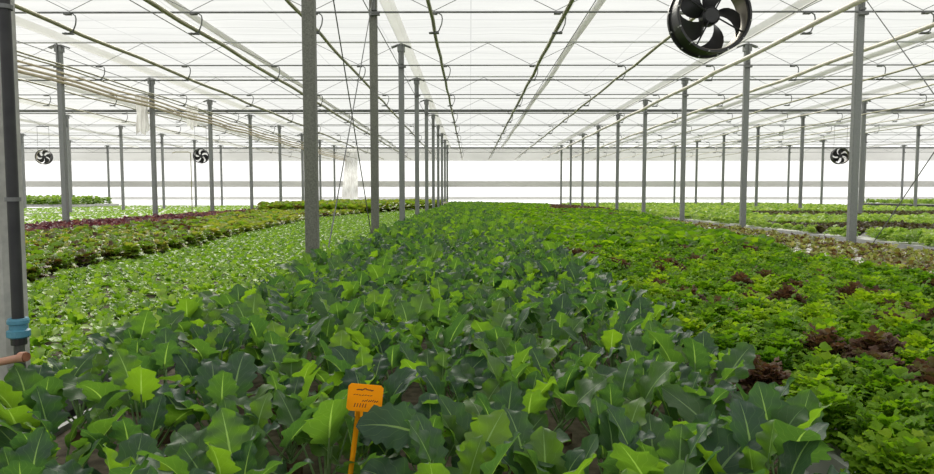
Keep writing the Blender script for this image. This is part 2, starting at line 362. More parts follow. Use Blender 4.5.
# cross braces of the post rows between the second and third posts
for r in (3, 4):
    x = ROWX[r] + .02
    for a, b_, w in ((6.0, 10.0, 'falling'), (10.0, 6.0, 'rising')):
        s = .07 if a < b_ else -.07
        o = MB().tube([(x + (.012 if a < b_ else -.012), a + s, EYE + 2.95), (x + (.012 if a < b_ else -.012), b_ - s, EYE - 1.15)], .007, 6).obj('brace_cable', M['steel_dark'])
        tag(o, 'thin brace cable %s away from camera between second and third posts %s' % (w, 'beside the kale' if r == 3 else 'past the frilly lettuces'), 'cable')

# ------------------------------------------------------------------ fans
def make_fan(loc, rad, axis, spin, drop, label, nblade, ring_mat, two=True):
    t = thing('circulation_fan', label, 'fan', loc, 'circulation fans')
    ax = Vector(axis).normalized()
    D = rad * .6
    a = ax.orthogonal().normalized(); up = Vector((0, 0, 1)); a = ax.cross(up).normalized(); b_ = a.cross(ax).normalized()
    # ring: rolled lip front and back, thin duct between
    th = rad * .035
    MB().ring([(rad, -D / 2), (rad, D / 2), (rad - th, D / 2), (rad - th, -D / 2)], ax, (0, 0, 0), 64).obj('duct_ring', M['black'], t, smooth=False)
    MB().ring([(rad - th - .001, -D / 2 + .01), (rad - th - .001, D / 2 - .01), (rad - th - .006, D / 2 - .01), (rad - th - .006, -D / 2 + .01)], ax, (0, 0, 0), 64).obj('inner_sleeve', M[ring_mat], t)
    fl = MB()
    for s in (-1, 1): fl.ring([(rad * .99, s * D / 2 - .012), (rad * 1.05, s * D / 2 - .012), (rad * 1.05, s * D / 2 + .012), (rad * .99, s * D / 2 + .012)], ax, (0, 0, 0), 64)
    fl.obj('flange_rim', M['black'], t)
    bl = MB()
    for k in range(12):
        q = 2 * math.pi * (k + .3) / 12; u = a * math.cos(q) + b_ * math.sin(q)
        for s in (-1, 1): bl.tube([tuple(u * rad * 1.03 + ax * (s * D / 2 - .02)), tuple(u * rad * 1.03 + ax * (s * D / 2 + .02))], rad * .022, 6)
    bl.obj('flange_bolt', M['steel_light'], t)
    MB().ring([(.001, -D * .28), (rad * .20, -D * .28), (rad * .25, -D * .2), (rad * .25, D * .22), (rad * .2, D * .3), (.001, D * .3)], ax, (0, 0, 0), 24).obj('motor_hub', M['black'], t)
    for k in range(nblade):
        q0 = spin + 2 * math.pi * k / nblade
        V = []; nr, nw = 7, 5
        for i in range(nr):
            s = i / (nr - 1); r = rad * (.2 + .72 * s); ch = (.62 + .5 * s - .15 * s ** 3); tw = .75 - .4 * s; sweep = .55 * s * s
            for j in range(nw):
                e = j / (nw - 1) - .5; q = q0 + sweep + e * ch * (1.1 - .25 * s)
                V.append((a * math.cos(q) + b_ * math.sin(q)) * r + ax * (e * ch * rad * tw * .6))
        n = len(V); V2 = V + [v + ax * .008 for v in V]
        Fq = [[i * nw + j, i * nw + j + 1, (i + 1) * nw + j + 1, (i + 1) * nw + j] for i in range(nr - 1) for j in range(nw - 1)]
        Fq += [[x + n for x in f[::-1]] for f in Fq]
        MB().add([tuple(v) for v in V2], Fq).obj('blade', M['black'], t, smooth=True)
    for k in range(4):
        q = spin * .3 + .4 + math.pi / 2 * k; u = a * math.cos(q) + b_ * math.sin(q)
        MB().tube([tuple(u * rad * .2 + ax * D * .34), tuple(u * rad * .985 + ax * D * .42)], rad * .022, 6).obj('motor_strut', M['black'], t)
    for s in (-1, 1):
        p = a * s * rad * .75 + up * math.sqrt(1 - .75 ** 2) * rad
        MB().tube([tuple(p), tuple(p + up * (drop - p.z))], .006, 6).obj('hanger_rod', M['steel_dark'], t)
    MB().box((0, 0, drop - .0), (rad * 1.7, .04, .03)).obj('hanger_bar', M['steel_dark'], t)
    return t
pf = at_y(709, 17, 4.9)
make_fan(pf, .27, (.10, -1, .04), .35, BOTH + .0 - pf.z, 'large black circulation fan hanging close above the lettuces', 5, 'duct')
o = MB().tube([(pf.x, 2.0, BOTH + .03), (pf.x, 6.0, BOTH + .03)], .02, 8).obj('fan_rail', M['steel_light']); tag(o, 'steel rail between trusses carrying the large black fan', 'rail')
p = at_y(201, 156, 25.92); make_fan(p, .28, (.28, -1, 0), .5, BOTH - p.z - .02, 'small black circulation fan beside a post of the cream pipe row', 5, 'black')
p = at_y(840, 156, 25.92); make_fan(p, .31, (-.2, -1, 0), .2, BOTH - p.z - .02, 'small black circulation fan past the frilly lettuces, near the second post row', 5, 'duct')
p = at_y(44, 157, 25.92); make_fan(p, .28, (.2, -1, 0), .1, BOTH - p.z - .02, 'small pale-sleeved circulation fan over the pale seedling benches', 5, 'pipe_cream')
p = at_y(183, 152, 25.7)
o = MB().tube([(p.x - .42, 25.7, p.z - .04), (p.x - .3, 25.7, p.z), (p.x + .2, 25.7, p.z), (p.x + .3, 25.7, p.z - .05), (p.x + .3, 25.7, TRAY)], .02, 8).obj('bent_pipe', M['pipe'], smooth=True)
tag(o, 'bent olive riser pipe beside the small black fan of the cream pipe row', 'pipe')

# hanging plastic
def film_strip(x, y, z0, z1, w, label, seed):
    rr = random.Random(seed); V = []; n, k = 9, 14
    for i in range(n):
        for j in range(k):
            s, u = i / (n - 1), j / (k - 1) - .5
            V.append((x + u * w * (1 - .25 * s + .1 * math.sin(s * 9)), y + .07 * math.sin(u * 17 + s * 2 + seed) + rr.uniform(-.02, .02), z0 + (z1 - z0) * s + .06 * math.sin(u * 9 + seed) * s))
    Fq = [[i * k + j, i * k + j + 1, (i + 1) * k + j + 1, (i + 1) * k + j] for i in range(n - 1) for j in range(k - 1)]
    o = link('plastic_sheet', mesh_np('plastic_sheet', V, Fq, M['sheet'])); tag(o, label, 'plastic sheet'); return o
p0 = at_y(141, 88, 17.8); p1 = at_y(141, 133, 17.8); film_strip(p0.x, 17.8, BOTH - .03, p1.z, .40, 'crumpled clear plastic strip hanging from the truss beside a cream-pipe post', 3)
p0 = at_y(192, 112, 21.8); p1 = at_y(192, 128, 21.8); film_strip(p0.x, 21.8, p0.z + .2, p1.z, .35, 'short crumpled plastic scrap hanging behind the longer plastic strip', 5)
# gathered curtain at the far wall
V = []; n, k = 12, 40; cl = at_y(340, 200, FAR - .8).x; cr_ = at_y(358, 200, FAR - .8).x; tl = at_y(349, 150, FAR - .8).x
for i in range(n):
    s = i / (n - 1); xl = tl - .15 + (cl - tl + .15) * s ** .8
    for j in range(k):
        u = j / (k - 1); V.append((xl + (cr_ - xl) * u, FAR - .8 + .025 * math.sin(u * 40), EYE + 3.2 - s * 4.6))
Fq = [[i * k + j, i * k + j + 1, (i + 1) * k + j + 1, (i + 1) * k + j] for i in range(n - 1) for j in range(k - 1)]
o = link('gathered_curtain', mesh_np('gathered_curtain', V, Fq, M['sheet'])); tag(o, 'grey gathered film curtain hanging before the far wall, behind the posts', 'curtain')

# ------------------------------------------------------------------ hose, fitting and pipe end at the nearest post
hx, hy = -1.405, 1.895
pt = at_y(7, 60, hy); pb = at_y(18, 318, hy)
t = thing('drip_hose', 'black upright hose with blue fitting strapped to the nearest post', 'hose', (pb.x, hy, 0))
MB().tube([(pt.x - pb.x - .012, 0, TOPH - .4), (pt.x - pb.x, 0, pt.z), (0, 0, pb.z - .01), (0, 0, pb.z - .05)], .0155, 14).obj('tube', M['rubber'], t, smooth=True)
cz = pb.z - .028
MB().ring([(.018, .028), (.026, .028), (.029, .022), (.029, .012), (.024, .009), (.024, -.005), (.031, -.009), (.031, -.026), (.026, -.03), (.018, -.03)], (0, 0, 1), (0, 0, cz), 16).obj('coupling', M['blue'], t, label='blue threaded coupling')
MB().ring([(.015, 0), (.021, 0), (.021, -.02), (.015, -.02)], (0, 0, 1), (0, 0, cz - .031), 14).obj('lower_nut', M['black'], t)
MB().tube([(0, 0, cz - .05), (0, 0, .05)], .015, 10).obj('riser', M['galv'], t, smooth=True)
for z in (pb.z + .35, pb.z + .9): MB().ring([(.018, -.006), (.021, -.006), (.021, .006), (.018, .006)], (0, 0, 1), ((pt.x - pb.x) * (z - pb.z) / (pt.z - pb.z), 0, z), 14).obj('strap', M['steel_dark'], t)
e0 = at_y(25, 357, 1.76); e1 = at_y(-40, 370, 1.80)
t = thing('salmon_pipe_end', 'salmon pink pipe stub with brown open end poking past the nearest post', 'pipe', e0)
MB().tube([tuple(e1 - e0), tuple((e1 - e0) * .1), (-.012, 0, 0), (0, 0, 0)], [.010, .011, .014, .015], 12).obj('tube', M['terracotta'], t, smooth=True)
MB().tube([(.0, 0, 0), (.006, -.002, .001)], .0125, 12).obj('end_cap', M['rust'], t, label='rusty brown end')

# ------------------------------------------------------------------ benches
def bench(x0, x1, y0, y1, lab, top='board', rim='bench', zt=TRAY, step=6.0):
    t = thing('growing_bench', lab, 'bench', ((x0 + x1) / 2, y0, 0), 'growing benches'); w = x1 - x0; L = y1 - y0
    MB().box((0, L / 2, zt - .02), (w - .04, L - .04, .04)).obj('growing_board', M[top], t)
    r = MB()
    for s in (-1, 1): r.box((s * (w / 2 - .01), L / 2, zt - .05), (.02, L, .14))
    for q in (0, 1): r.box((0, .01 + q * (L - .02), zt - .05), (w - .04, .02, .14))
    r.obj('rim', M[rim], t)
    y = .6
    me = MB()
    for s in (-1, 1): me.box((s * (w / 2 - .25), 0, (zt - .1) / 2), (.05, .05, zt - .1))
    me.box((0, 0, zt - .1), (w - .4, .05, .05)); me = me.mesh('trestle', M['galv'])
    while y < L:
        o = link('trestle', me, t); o.location = (0, y, -.03 if False else 0); y += step
    return t
bench(-1.36, .93, .75, 45.2, 'long bench under the kale plants', 'mat', 'galv', zt=TRAY - .06)
bench(.97, 5.62, .75, 45.2, 'wide bench of white boards under the frilly lettuces')
bench(-5.1, -1.56, .9, 45.2, 'bench of brown matting under the young lettuces beside the kale', 'mat', 'galv')
bench(-8.76, -5.14, 2.5, 45.2, 'bench of white boards under the red and brown lettuces')
bench(-16.1, -9.1, 6.0, 43.5, 'wide white bench of sparse pale seedlings beyond the cream pipe posts', step=9)
bench(-23.5, -16.5, 14, 43.5, 'wide white bench of sparse pale seedlings, farthest from the kale', step=9)
bench(6.2, 13.2, 4.0, 45.2, 'wide bench of striped green and dark lettuces past the posts', step=9)
bench(13.6, 20.6, 10, 45.2, 'wide bench of green lettuces past the second post row', step=9)
bench(21.2, 34.0, 30, 36, 'dark-edged raised bench of lettuces in the far corner', 'board', 'bench_dark', TRAY + .25, 9)
bench(-33.5, -22.6, 37.5, 41.8, 'raised bench of tall green crop before the far wall', 'board', 'bench', TRAY + .15, 9)

# ------------------------------------------------------------------ leaves and plants (all numpy, quads)
def blade(rng, base, az, L, W, e0, e1, nu, nv, prof, fold=.2, roll=0., ruf=0., rufn=3., tint=.5, cup=0.):
    v = np.linspace(0, 1, nv + 1); u = np.linspace(-1, 1, nu + 1)
    el = e0 + (e1 - e0) * v ** 1.2
    dh, dz = np.cos(el), np.sin(el)
    ph = np.concatenate([[0], np.cumsum((dh[1:] + dh[:-1]) / 2)]) * L / nv
    pz = np.concatenate([[0], np.cumsum((dz[1:] + dz[:-1]) / 2)]) * L / nv
    w = prof(v, rng) * W
    if w.ndim == 1: w = np.stack([w, w])
    Wd = np.where(u[None, :] < 0, w[0][:, None], w[1][:, None])
    au = np.abs(u)[None, :]
    lat = u[None, :] * Wd * math.cos(fold)
    nrm = au * Wd * math.sin(fold) + cup * (Wd * u[None, :]) ** 2 * 10
    if ruf:
        p1, p2 = rng.uniform(0, 6.28, 2)
        nrm = nrm + ruf * au ** 1.6 * np.where(u[None, :] < 0, np.sin(v * rufn * 6.28 + p1)[:, None], np.sin(v * rufn * 6.28 + p2)[:, None])
    # roll about the midline
    c, s = math.cos(roll), math.sin(roll); lat, nrm = lat * c - nrm * s, lat * s + nrm * c
    X = ph[:, None] - np.sin(el)[:, None] * nrm; Z = pz[:, None] + np.cos(el)[:, None] * nrm; Y = lat
    ca, sa = math.cos(az), math.sin(az)
    V = np.stack([X * ca - Y * sa + base[0], X * sa + Y * ca + base[1], Z + base[2]], -1).reshape(-1, 3)
    i, j = np.meshgrid(np.arange(nv), np.arange(nu), indexing='ij'); k = (i * (nu + 1) + j).ravel()
    Fq = np.stack([k, k + 1, k + nu + 2, k + nu + 1], -1)
    uv = np.stack(np.broadcast_arrays((u[None, :] + 1) / 2, v[:, None]), -1).reshape(-1, 2)
    return V, Fq, uv, np.full(len(V), tint)
def fan_leaf(rng, base, az, e0, e1, L, spread, na, nr, ruf, k, tint):
    """frilled fan: a lettuce leaf whose margin is thrown into tight waves"""
    r = np.linspace(.12, 1, nr + 1)[:, None]; f = np.linspace(-spread, spread, na + 1)[None, :]
    jit = 1 + .14 * np.sin(f * k * 1.9 + rng.uniform(0, 6)) * r ** 3 + rng.normal(0, .05, (1, na + 1)) * r ** 3
    el = e0 + (e1 - e0) * r
    a = r * L * jit * np.cos(f); lat = r * L * jit * np.sin(f) * 1.0
    n = ruf * r ** 2.2 * (np.sin(f * k + rng.uniform(0, 6)) + .5 * np.sin(f * k * 2.3 + rng.uniform(0, 6)))
    X = a * np.cos(el) - n * np.sin(el); Z = a * np.sin(el) + n * np.cos(el); Y = lat + 0 * n
    ca, sa = math.cos(az), math.sin(az)
    V = np.stack([X * ca - Y * sa + base[0], X * sa + Y * ca + base[1], Z + base[2]], -1).reshape(-1, 3)
    i, j = np.meshgrid(np.arange(nr), np.arange(na), indexing='ij'); q = (i * (na + 1) + j).ravel()
    Fq = np.stack([q, q + 1, q + na + 2, q + na + 1], -1)
    return V, Fq, np.zeros((len(V), 2)), np.full(len(V), tint)
class PB:
    def __init__(s): s.p = []; s.n = 0
    def add(s, q):
        V, Fq, uv, t = q; s.p.append((V, Fq + s.n, uv, t)); s.n += len(V)
    def arrays(s): return tuple(np.concatenate([q[i] for q in s.p]) for i in range(4))
def tube_np(pts, rad, k=5):
    m = MB().tube(pts, rad, k, cap=False); return np.concatenate(m.V), np.concatenate(m.F)

def prof_kale(v, rng):
    w = np.sin(np.pi * np.clip(v, 0, 1) ** .78) ** .62
    w = np.where(v < .04, .12, w); w[-1] = .03
    out = []
    for s in range(2):
        ph = rng.uniform(0, 1); fr = rng.uniform(4.5, 6.5)
        saw = 1 - np.abs(((v * fr + ph) % 1.0) * 2 - 1)
        lob = 1 - .38 * np.exp(-((v - rng.uniform(.14, .24)) / .05) ** 2) * rng.uniform(.4, 1)
        out.append(w * (1 - .24 * saw * (v > .08)) * lob)
    return np.stack(out)
def prof_round(v, rng): return np.sin(np.pi * np.clip(v * .93 + .03, 0, 1) ** 1.35) ** .7
def prof_oak(v, rng):
    w = np.sin(np.pi * np.clip(v * .95 + .02, 0, 1) ** 1.3) ** .7
    return w * (1 - .3 * (np.sin(v * 6.28 * 3.2 + rng.uniform(0, 6)) > 0))

def kale(seed, hi=True):
    rng = np.random.default_rng(seed); pb = PB(); st = MB()
    n = rng.integers(8, 11) if hi else 7
    hgt = rng.uniform(.06, .10)
    if hi: st.tube([(0, 0, 0), (.003, .002, hgt * .6), (0, 0, hgt + .03)], [.0065, .006, .004], 6)
    a0 = rng.uniform(0, 6.28)
    for k in range(n):
        s = k / (n - 1)                       # outer/older -> inner/younger
        az = a0 + k * 2.4 + rng.uniform(-.35, .35)
        e = .85 + .55 * s + rng.uniform(-.18, .18)
        pl = rng.uniform(.10, .18) * (1 - .25 * s)
        z0 = hgt * (.35 + .65 * s)
        base = np.array([.004 * math.cos(az), .004 * math.sin(az), z0])
        tip = base + pl * np.array([math.cos(az) * math.cos(e), math.sin(az) * math.cos(e), math.sin(e)])
        mid = (base + tip) / 2 + np.array([0, 0, -.006])
        if hi: st.tube([tuple(base), tuple(mid), tuple(tip), tuple(tip + (tip - mid) * .3)], [.0040, .0032, .0026, .002], 5)
        L = rng.uniform(.125, .185) * (1 - .30 * s); Wd = L * rng.uniform(.36, .46)
        e_0 = e - rng.uniform(-.2, .15); e_1 = e_0 - rng.uniform(.05, 1.0)
        tint = np.clip(rng.beta(1.15, 1.6) * .95 + .15 * s * rng.random(), 0, 1)
        pb.add(blade(rng, tip, az + rng.uniform(-.3, .3), L, Wd, e_0, e_1, 6 if hi else 2, 28 if hi else 5, prof_kale if hi else prof_round, rng.uniform(.05, .4), rng.uniform(-.5, .5), rng.uniform(.003, .009), rng.uniform(2, 3.5), tint))
    if not hi: return pb.arrays(), None
    return pb.arrays(), st
def frilly(seed, n=90, na=13, nr=3, size=1., t0=.5, tv=.3, k=15, tall=1.):
    """a dome of small curled fans, each facing out of the head"""
    rng = np.random.default_rng(seed); pb = PB(); ax, ay = rng.uniform(.85, 1.15, 2)
    for q in range(n):
        s = math.sqrt((q + .5) / n); th = s * 1.45 + rng.uniform(-.1, .1)      # angle off the vertical
        az = q * 2.39996 + rng.uniform(-.3, .3)
        rad = (.062 + .014 * rng.normal()) * size
        base = (rad * math.sin(th) * math.cos(az) * ax, rad * math.sin(th) * math.sin(az) * ay, max(.012, .03 + rad * math.cos(th) * 1.12) * size ** .2 * tall)
        el = math.pi / 2 - th * .82 + rng.uniform(-.25, .25)
        L = .046 * (90 / n) ** (.5 if n > 90 else .4) * size * rng.uniform(.8, 1.25); ruf = .0105 * math.sqrt(90 / n) if n > 90 else .0105
        pb.add(fan_leaf(rng, base, az + rng.uniform(-.5, .5), el + .2, el - .45, L, .95, na, nr, ruf * size, k, float(np.clip(t0 + tv * rng.normal() * .5, 0, 1))))
    return pb.arrays()
def rosette(seed, n, L, Wr, e_out, e_in, nu, nv, prof, t0, tv, ruf=.004, r0=.01):
    rng = np.random.default_rng(seed); pb = PB()
    for k in range(n):
        s = (k + .5) / n; az = k * 2.4 + rng.uniform(-.4, .4); e = e_out + (e_in - e_out) * s + rng.uniform(-.2, .2)
        l = L * rng.uniform(.75, 1.15) * (1 - .25 * s)
        pb.add(blade(rng, (r0 * math.cos(az), r0 * math.sin(az), .004), az, l, l * Wr, e, e - rng.uniform(.3, .9), nu, nv, prof, rng.uniform(.1, .4), rng.uniform(-.35, .35), ruf, rng.uniform(1.5, 3), float(np.clip(t0 + tv * rng.normal(), 0, 1))))
    return pb.arrays()

def scatter_mesh(name, variants, P, mat, tshift=None):
    """many far plants as one mesh. P: rows of (x, y, z, rotation, scale, variant, tint shift)"""
    Vs, Fs, Us, Ts = [], [], [], []; n = 0
    P = np.asarray(P)
    for vi, (V, Fq, uv, t) in enumerate(variants):
        Q = P[P[:, 5].astype(int) == vi]
        if not len(Q): continue
        c, s = np.cos(Q[:, 3])[:, None], np.sin(Q[:, 3])[:, None]; sc = Q[:, 4][:, None]
        X = (V[None, :, 0] * c - V[None, :, 1] * s) * sc + Q[:, 0:1]; Y = (V[None, :, 0] * s + V[None, :, 1] * c) * sc + Q[:, 1:2]; Z = V[None, :, 2] * sc + Q[:, 2:3]
        Vs.append(np.stack([X, Y, Z], -1).reshape(-1, 3))
        Fs.append((Fq[None] + (n + np.arange(len(Q)) * len(V))[:, None, None]).reshape(-1, 4)); n += len(Q) * len(V)
        Us.append(np.tile(uv, (len(Q), 1))); Ts.append(np.clip(t[None] + Q[:, 6:7], 0, 1).ravel())
    return link(name, mesh_np(name, np.concatenate(Vs), np.concatenate(Fs), mat, np.concatenate(Us), np.concatenate(Ts)))

def grid(x0, x1, y0, y1, dx, dy, jit):
    out = []; i = 0; y = y0
    while y < y1:
        x = x0 + (dx / 2 if i % 2 else 0)
        while x <= x1:
            out.append((x + R.uniform(-jit, jit), y + R.uniform(-jit, jit), i)); x += dx
        y += dy; i += 1
    return out
def inview(x, y, z, mg=14):
    p = proj(x, y, z); return p is not None and -mg < p[0] < 934 + mg and p[1] < 474 + mg * 2 and p[1] > -mg

# -------- kale bed
NK = 10
KV = []
for s in range(NK):
    arr, st = kale(100 + s); KV.append((mesh_np('kale_foliage', *arr[:2], M['kale'], arr[2], arr[3]), st.mesh('kale_stem', M['stalk'], True)))
peat = MB().bevbox((0, 0, .016), (.055, .055, .036), .006).mesh('peat_block', M['peat'])
TAGP = at_y(365, 398, 1.42)
cols = 10; KZ = TRAY - .06; rest = []; cnt = 0; row = 0; y = 1.02
while y < 45:
    for j in range(cols):
        x = -1.18 + j * .218 + (.05 if row % 2 else -.03) + R.uniform(-.03, .03); yy = y + R.uniform(-.035, .035)
        if -.34 < x < -.12 and yy < TAGP.y + .07 and y < 1.5:
            if yy > 1.15: yy = TAGP.y + .12
            else: x += -.1 if x < TAGP.x else .12
        if y < 3 and j == 0: x -= .06
        s = R.uniform(.88, 1.12)
        if (x > .56 and y < 1.2) or (x > .7 and y < 1.4): continue
        if cnt < 300 and (y < 3 or inview(x, yy, TRAY + .2, 90)):
            g = row < 6
            lab = ('broad-leaved kale plant, %s from the post side in the %s row from the camera' % (ORD[j], ORD[row])) if g else 'broad-leaved kale plant within the dense canopy behind the six nearest rows'
            t = thing('kale_plant', lab, 'kale', (x, yy, KZ), 'kale plants of the nearest rows' if g else 'kale plants behind the nearest rows')
            k = int(R.integers(NK)); t.rotation_euler.z = R.uniform(0, 6.28); t.scale = (s,) * 3
            link('foliage', KV[k][0], t); link('stem', KV[k][1], t)
            if row < 7: link('peat_block', peat, t)
            cnt += 1
        else: rest.append((x, yy, KZ, R.uniform(0, 6.28), s, R.integers(6), R.uniform(-.1, .1)))
    row += 1; y += .25 if row < 6 else .215
KL = [kale(300 + s, False)[0] for s in range(6)]
o = scatter_mesh('kale_field', KL, rest, M['kale']); tag(o, 'dense kale plants receding down the bed towards the far wall', 'kale', kind='stuff')

# -------- a kale plant whose leaf hangs in front of the tag
bt = at_y(424, 436, TAGP.y - .05); org = np.array([bt.x + .03, bt.y - .01, KZ])
pb = PB(); st = MB(); rel = np.array(bt) - org; rg = np.random.default_rng(77)
pb.add(blade(rg, rel, math.pi + .1, .150, .058, .45, -.15, 6, 28, prof_kale, .12, -.85, .005, 2.5, .25))
st.tube([(0, 0, 0), tuple(rel * .6 + np.array([.01, 0, 0])), tuple(rel)], [.006, .0035, .003], 6)
for az, e, tt in ((.4, .9, .3), (-.9, .7, .5), (-2.2, .5, .2)):
    tp = np.array([.05 * math.cos(az), .05 * math.sin(az), .11]); st.tube([(0, 0, .01), tuple(tp * .6), tuple(tp)], [.004, .003, .003], 5)
    pb.add(blade(rg, tp, az, .13, .05, e, e - .9, 6, 28, prof_kale, .2, .2, .006, 2.5, tt))
arr = pb.arrays()
t = thing('kale_plant', 'broad-leaved kale plant with one leaf hanging over the corner of the orange tag', 'kale', tuple(org), 'kale plants of the nearest rows')
link('foliage', mesh_np('kale_foliage', *arr[:2], M['kale'], arr[2], arr[3]), t); link('stem', st.mesh('kale_stem', M['stalk'], True), t)
# -------- orange tag
t = thing('plant_tag', 'orange plastic plant tag on a stake among the nearest kale', 'tag', (TAGP.x, TAGP.y, TAGP.z))
t.rotation_euler = (-.12, .10, .05)
pl = MB().bevbox((0, 0, 0), (.078, .0022, .060), .006, axis=1).obj('plate', M['orange'], t)
MB().bevbox((-.010, .0005, -.034), (.018, .002, .016), .002, axis=1).obj('neck', M['orange'], t)
MB().tube([(-.012, .003, -.03), (-.014, .003, -.12), (-.02, .004, TRAY - .06 - TAGP.z)], .0058, 8).obj('stake', M['orange'], t, smooth=True)
ink = MB(); rr = random.Random(4)
def stroke(x0, z0, x1, z1, w=.0011):
    d = Vector((x1 - x0, 0, z1 - z0)); n = Vector((-d.z, 0, d.x)).normalized() * w
    a, b_ = Vector((x0, -.0016, z0)), Vector((x1, -.0016, z1)); ink.add([tuple(a - n), tuple(a + n), tuple(b_ + n), tuple(b_ - n)], [[0, 1, 2, 3]])
x = -.020
while x < .014:
    stroke(x, .017 + rr.uniform(-.001, .003), x + .006, .020 + rr.uniform(-.002, .002), .0012); x += .0052
for k in range(7): stroke(-.026 + k * .0062, .0055 + rr.uniform(-.001, .001), -.0215 + k * .0062, .0065 + rr.uniform(-.001, .001), .0007)
for k in range(8): stroke(-.006 + k * .0045, -.008 + rr.uniform(-.001, .001), -.002 + k * .0045, -.003 + rr.uniform(-.002, .001), .0008)
for k in range(5): stroke(-.022 + k * .006, -.021, -.020 + k * .006, -.012, .0009)
ink.obj('handwriting_lettering', M['ink'], t)

# -------- frilly lettuce bed and its sparse oak-leaf margin
CAN = TRAY + .11
def poly_y(pts):
    """boundary read off the photo -> function of the pixel column"""
    xs, ys = zip(*pts); return lambda q: float(np.interp(q, xs, ys))
lolloEdge = poly_y([(500, 203.5), (560, 206), (628, 212), (680, 228), (710, 236), (753, 243), (802, 255), (832, 263), (861, 267), (908, 273), (934, 280), (1100, 310)])
FV = [mesh_np('frilly_head', *a[:2], M['lollo'], a[2], a[3]) for a in (frilly(500 + s, 480, 5, 2, k=7, t0=.30 + .4 * (s / 9.), tv=.28) for s in range(10))]
FR = [mesh_np('maroon_head', *a[:2], M['lollored'], a[2], a[3]) for a in (frilly(560 + s, 480, 5, 2, size=1.0, k=7, t0=.5, tv=.5) for s in range(4))]
FL = [frilly(600 + s, 40, 3, 2, 1.1, .5, .4, 6) for s in range(8)]
FLR = [frilly(650 + s, 40, 3, 2, 1.05, .5, .5, 6) for s in range(3)]
OV = [rosette(700 + s, 15, .135, .30, .5, 1.35, 4, 8, prof_oak, .45, .28, .008) for s in range(8)]
OL = [rosette(720 + s, 11, .135, .32, .5, 1.35, 2, 4, prof_round, .45, .28, .006) for s in range(5)]
OVM = [mesh_np('oak_leaf_head', *a[:2], M['oak'], a[2], a[3]) for a in OV]
redspot = [at_z(q[0], q[1], CAN) for q in ((812, 350), (832, 354), (846, 358), (892, 352), (862, 440), (925, 320), (905, 322), (930, 392), (640, 264), (622, 262), (760, 302), (735, 312), (655, 258), (700, 262), (672, 272), (850, 300), (885, 295), (605, 245), (690, 300), (740, 286), (925, 448))]
hole = at_z(620, 240, CAN)
def is_red(x, y):
    for p in redspot:
        if (x - p.x) ** 2 + (y - p.y) ** 2 < .012: return True
    return R.random() < .085
lg, lr, ok = [], [], []; lollo_rest, lred_rest = [], []
for x, y, i in grid(1.03, 5.5, 1.15, 45, .185, .175, .03):
    q = proj(x, y, CAN)
    zone = 'lollo'
    if q and q[1] < lolloEdge(q[0]): zone = 'oak'
    if x > 4.9 and y < 25: zone = 'oak'
    dark = q and 550 < q[0] < 628 and y > 23 and 204.5 < q[1] < 211
    if zone == 'lollo':
        if (x - hole.x) ** 2 + ((y - hole.y) * .5) ** 2 < .09: continue
        s = R.uniform(1.1, 1.4)
        v = (x, y, TRAY, R.uniform(0, 6.28), s, 0, R.uniform(-.16, .16) + .12 * math.sin(x * 2.3 + y * .9))
        (lr if (is_red(x, y) or dark) else lg).append((v, i))
    else:
        ok.append((x, y, i))
def place(lst, n_ind, meshes, name, cat, labf, margin=30, base_mesh=None):
    """nearest n_ind in view become things of their own, the rest are returned"""
    lst = sorted(lst, key=lambda q: q[0][1]); rest = []; c = 0
    for v, i in lst:
        if c < n_ind and inview(v[0], v[1], TRAY + .08, 160 if v[1] < 2.2 else margin):
            o = link(name, meshes[int(np.clip(int(len(meshes) * (.5 + v[6] * 1.5 + R.uniform(-.35, .35))), 0, len(meshes) - 1))])
            o.location = v[:3]; o.rotation_euler = (R.uniform(-.12, .12), R.uniform(-.12, .12), v[3]); o.scale = (v[4],) * 3
            l, g = labf(c, v); tag(o, l, cat, g); c += 1
        else: rest.append(v)
    return rest
def rank(singular, where, group, n):
    def f(c, v):
        if c < n: return '%s, %s %s' % (singular, ORD[c] + ' nearest' if c else 'very nearest', where), group
        return '%s behind the nearest %s' % (singular, where), group + ' farther back'
    return f
r1 = place(lg, 300, FV, 'frilly_lettuce', 'lettuce', rank('bright green frilly lettuce head', 'in the bed beside the kale', 'green frilly lettuces', 16))
def vary(rows, n, jit=.0): return [(*v[:5], R.integers(n), v[6] + R.uniform(-jit, jit)) for v in rows]
o = scatter_mesh('frilly_lettuce_field', FL, vary(r1, 8), M['lollo']); tag(o, 'green frilly lettuces carpeting the bed towards the far wall', 'lettuce', kind='stuff')
r1 = place(lr, 120, FR, 'maroon_frilly_lettuce', 'lettuce', rank('dark maroon frilly lettuce head', 'among the green ones', 'maroon frilly lettuces', 16))
o = scatter_mesh('maroon_lettuce_field', FLR, vary(r1, 3), M['lollored']); tag(o, 'dark maroon frilly lettuces scattered far down the green bed', 'lettuce', kind='stuff')
okl = []
for x, y, i in ok:
    if R.random() < .34 + .3 * (math.sin(x * 5 + y * 2.2) > .55): continue
    okl.append(((x, y, TRAY, R.uniform(0, 6.28), R.uniform(.7, 1.1), 0, R.uniform(-.25, .25)), i))
r1 = place(okl, 300, OVM, 'oak_leaf_lettuce', 'lettuce', rank('sparse brown-green oak-leaf lettuce', 'on the white boards before the posts', 'oak-leaf lettuces', 16))
if r1: o = scatter_mesh('oak_leaf_lettuce_field', OL, vary(r1, 5), M['oak']); tag(o, 'brown-green oak-leaf lettuces along the white board edge farther off', 'lettuce', kind='stuff')

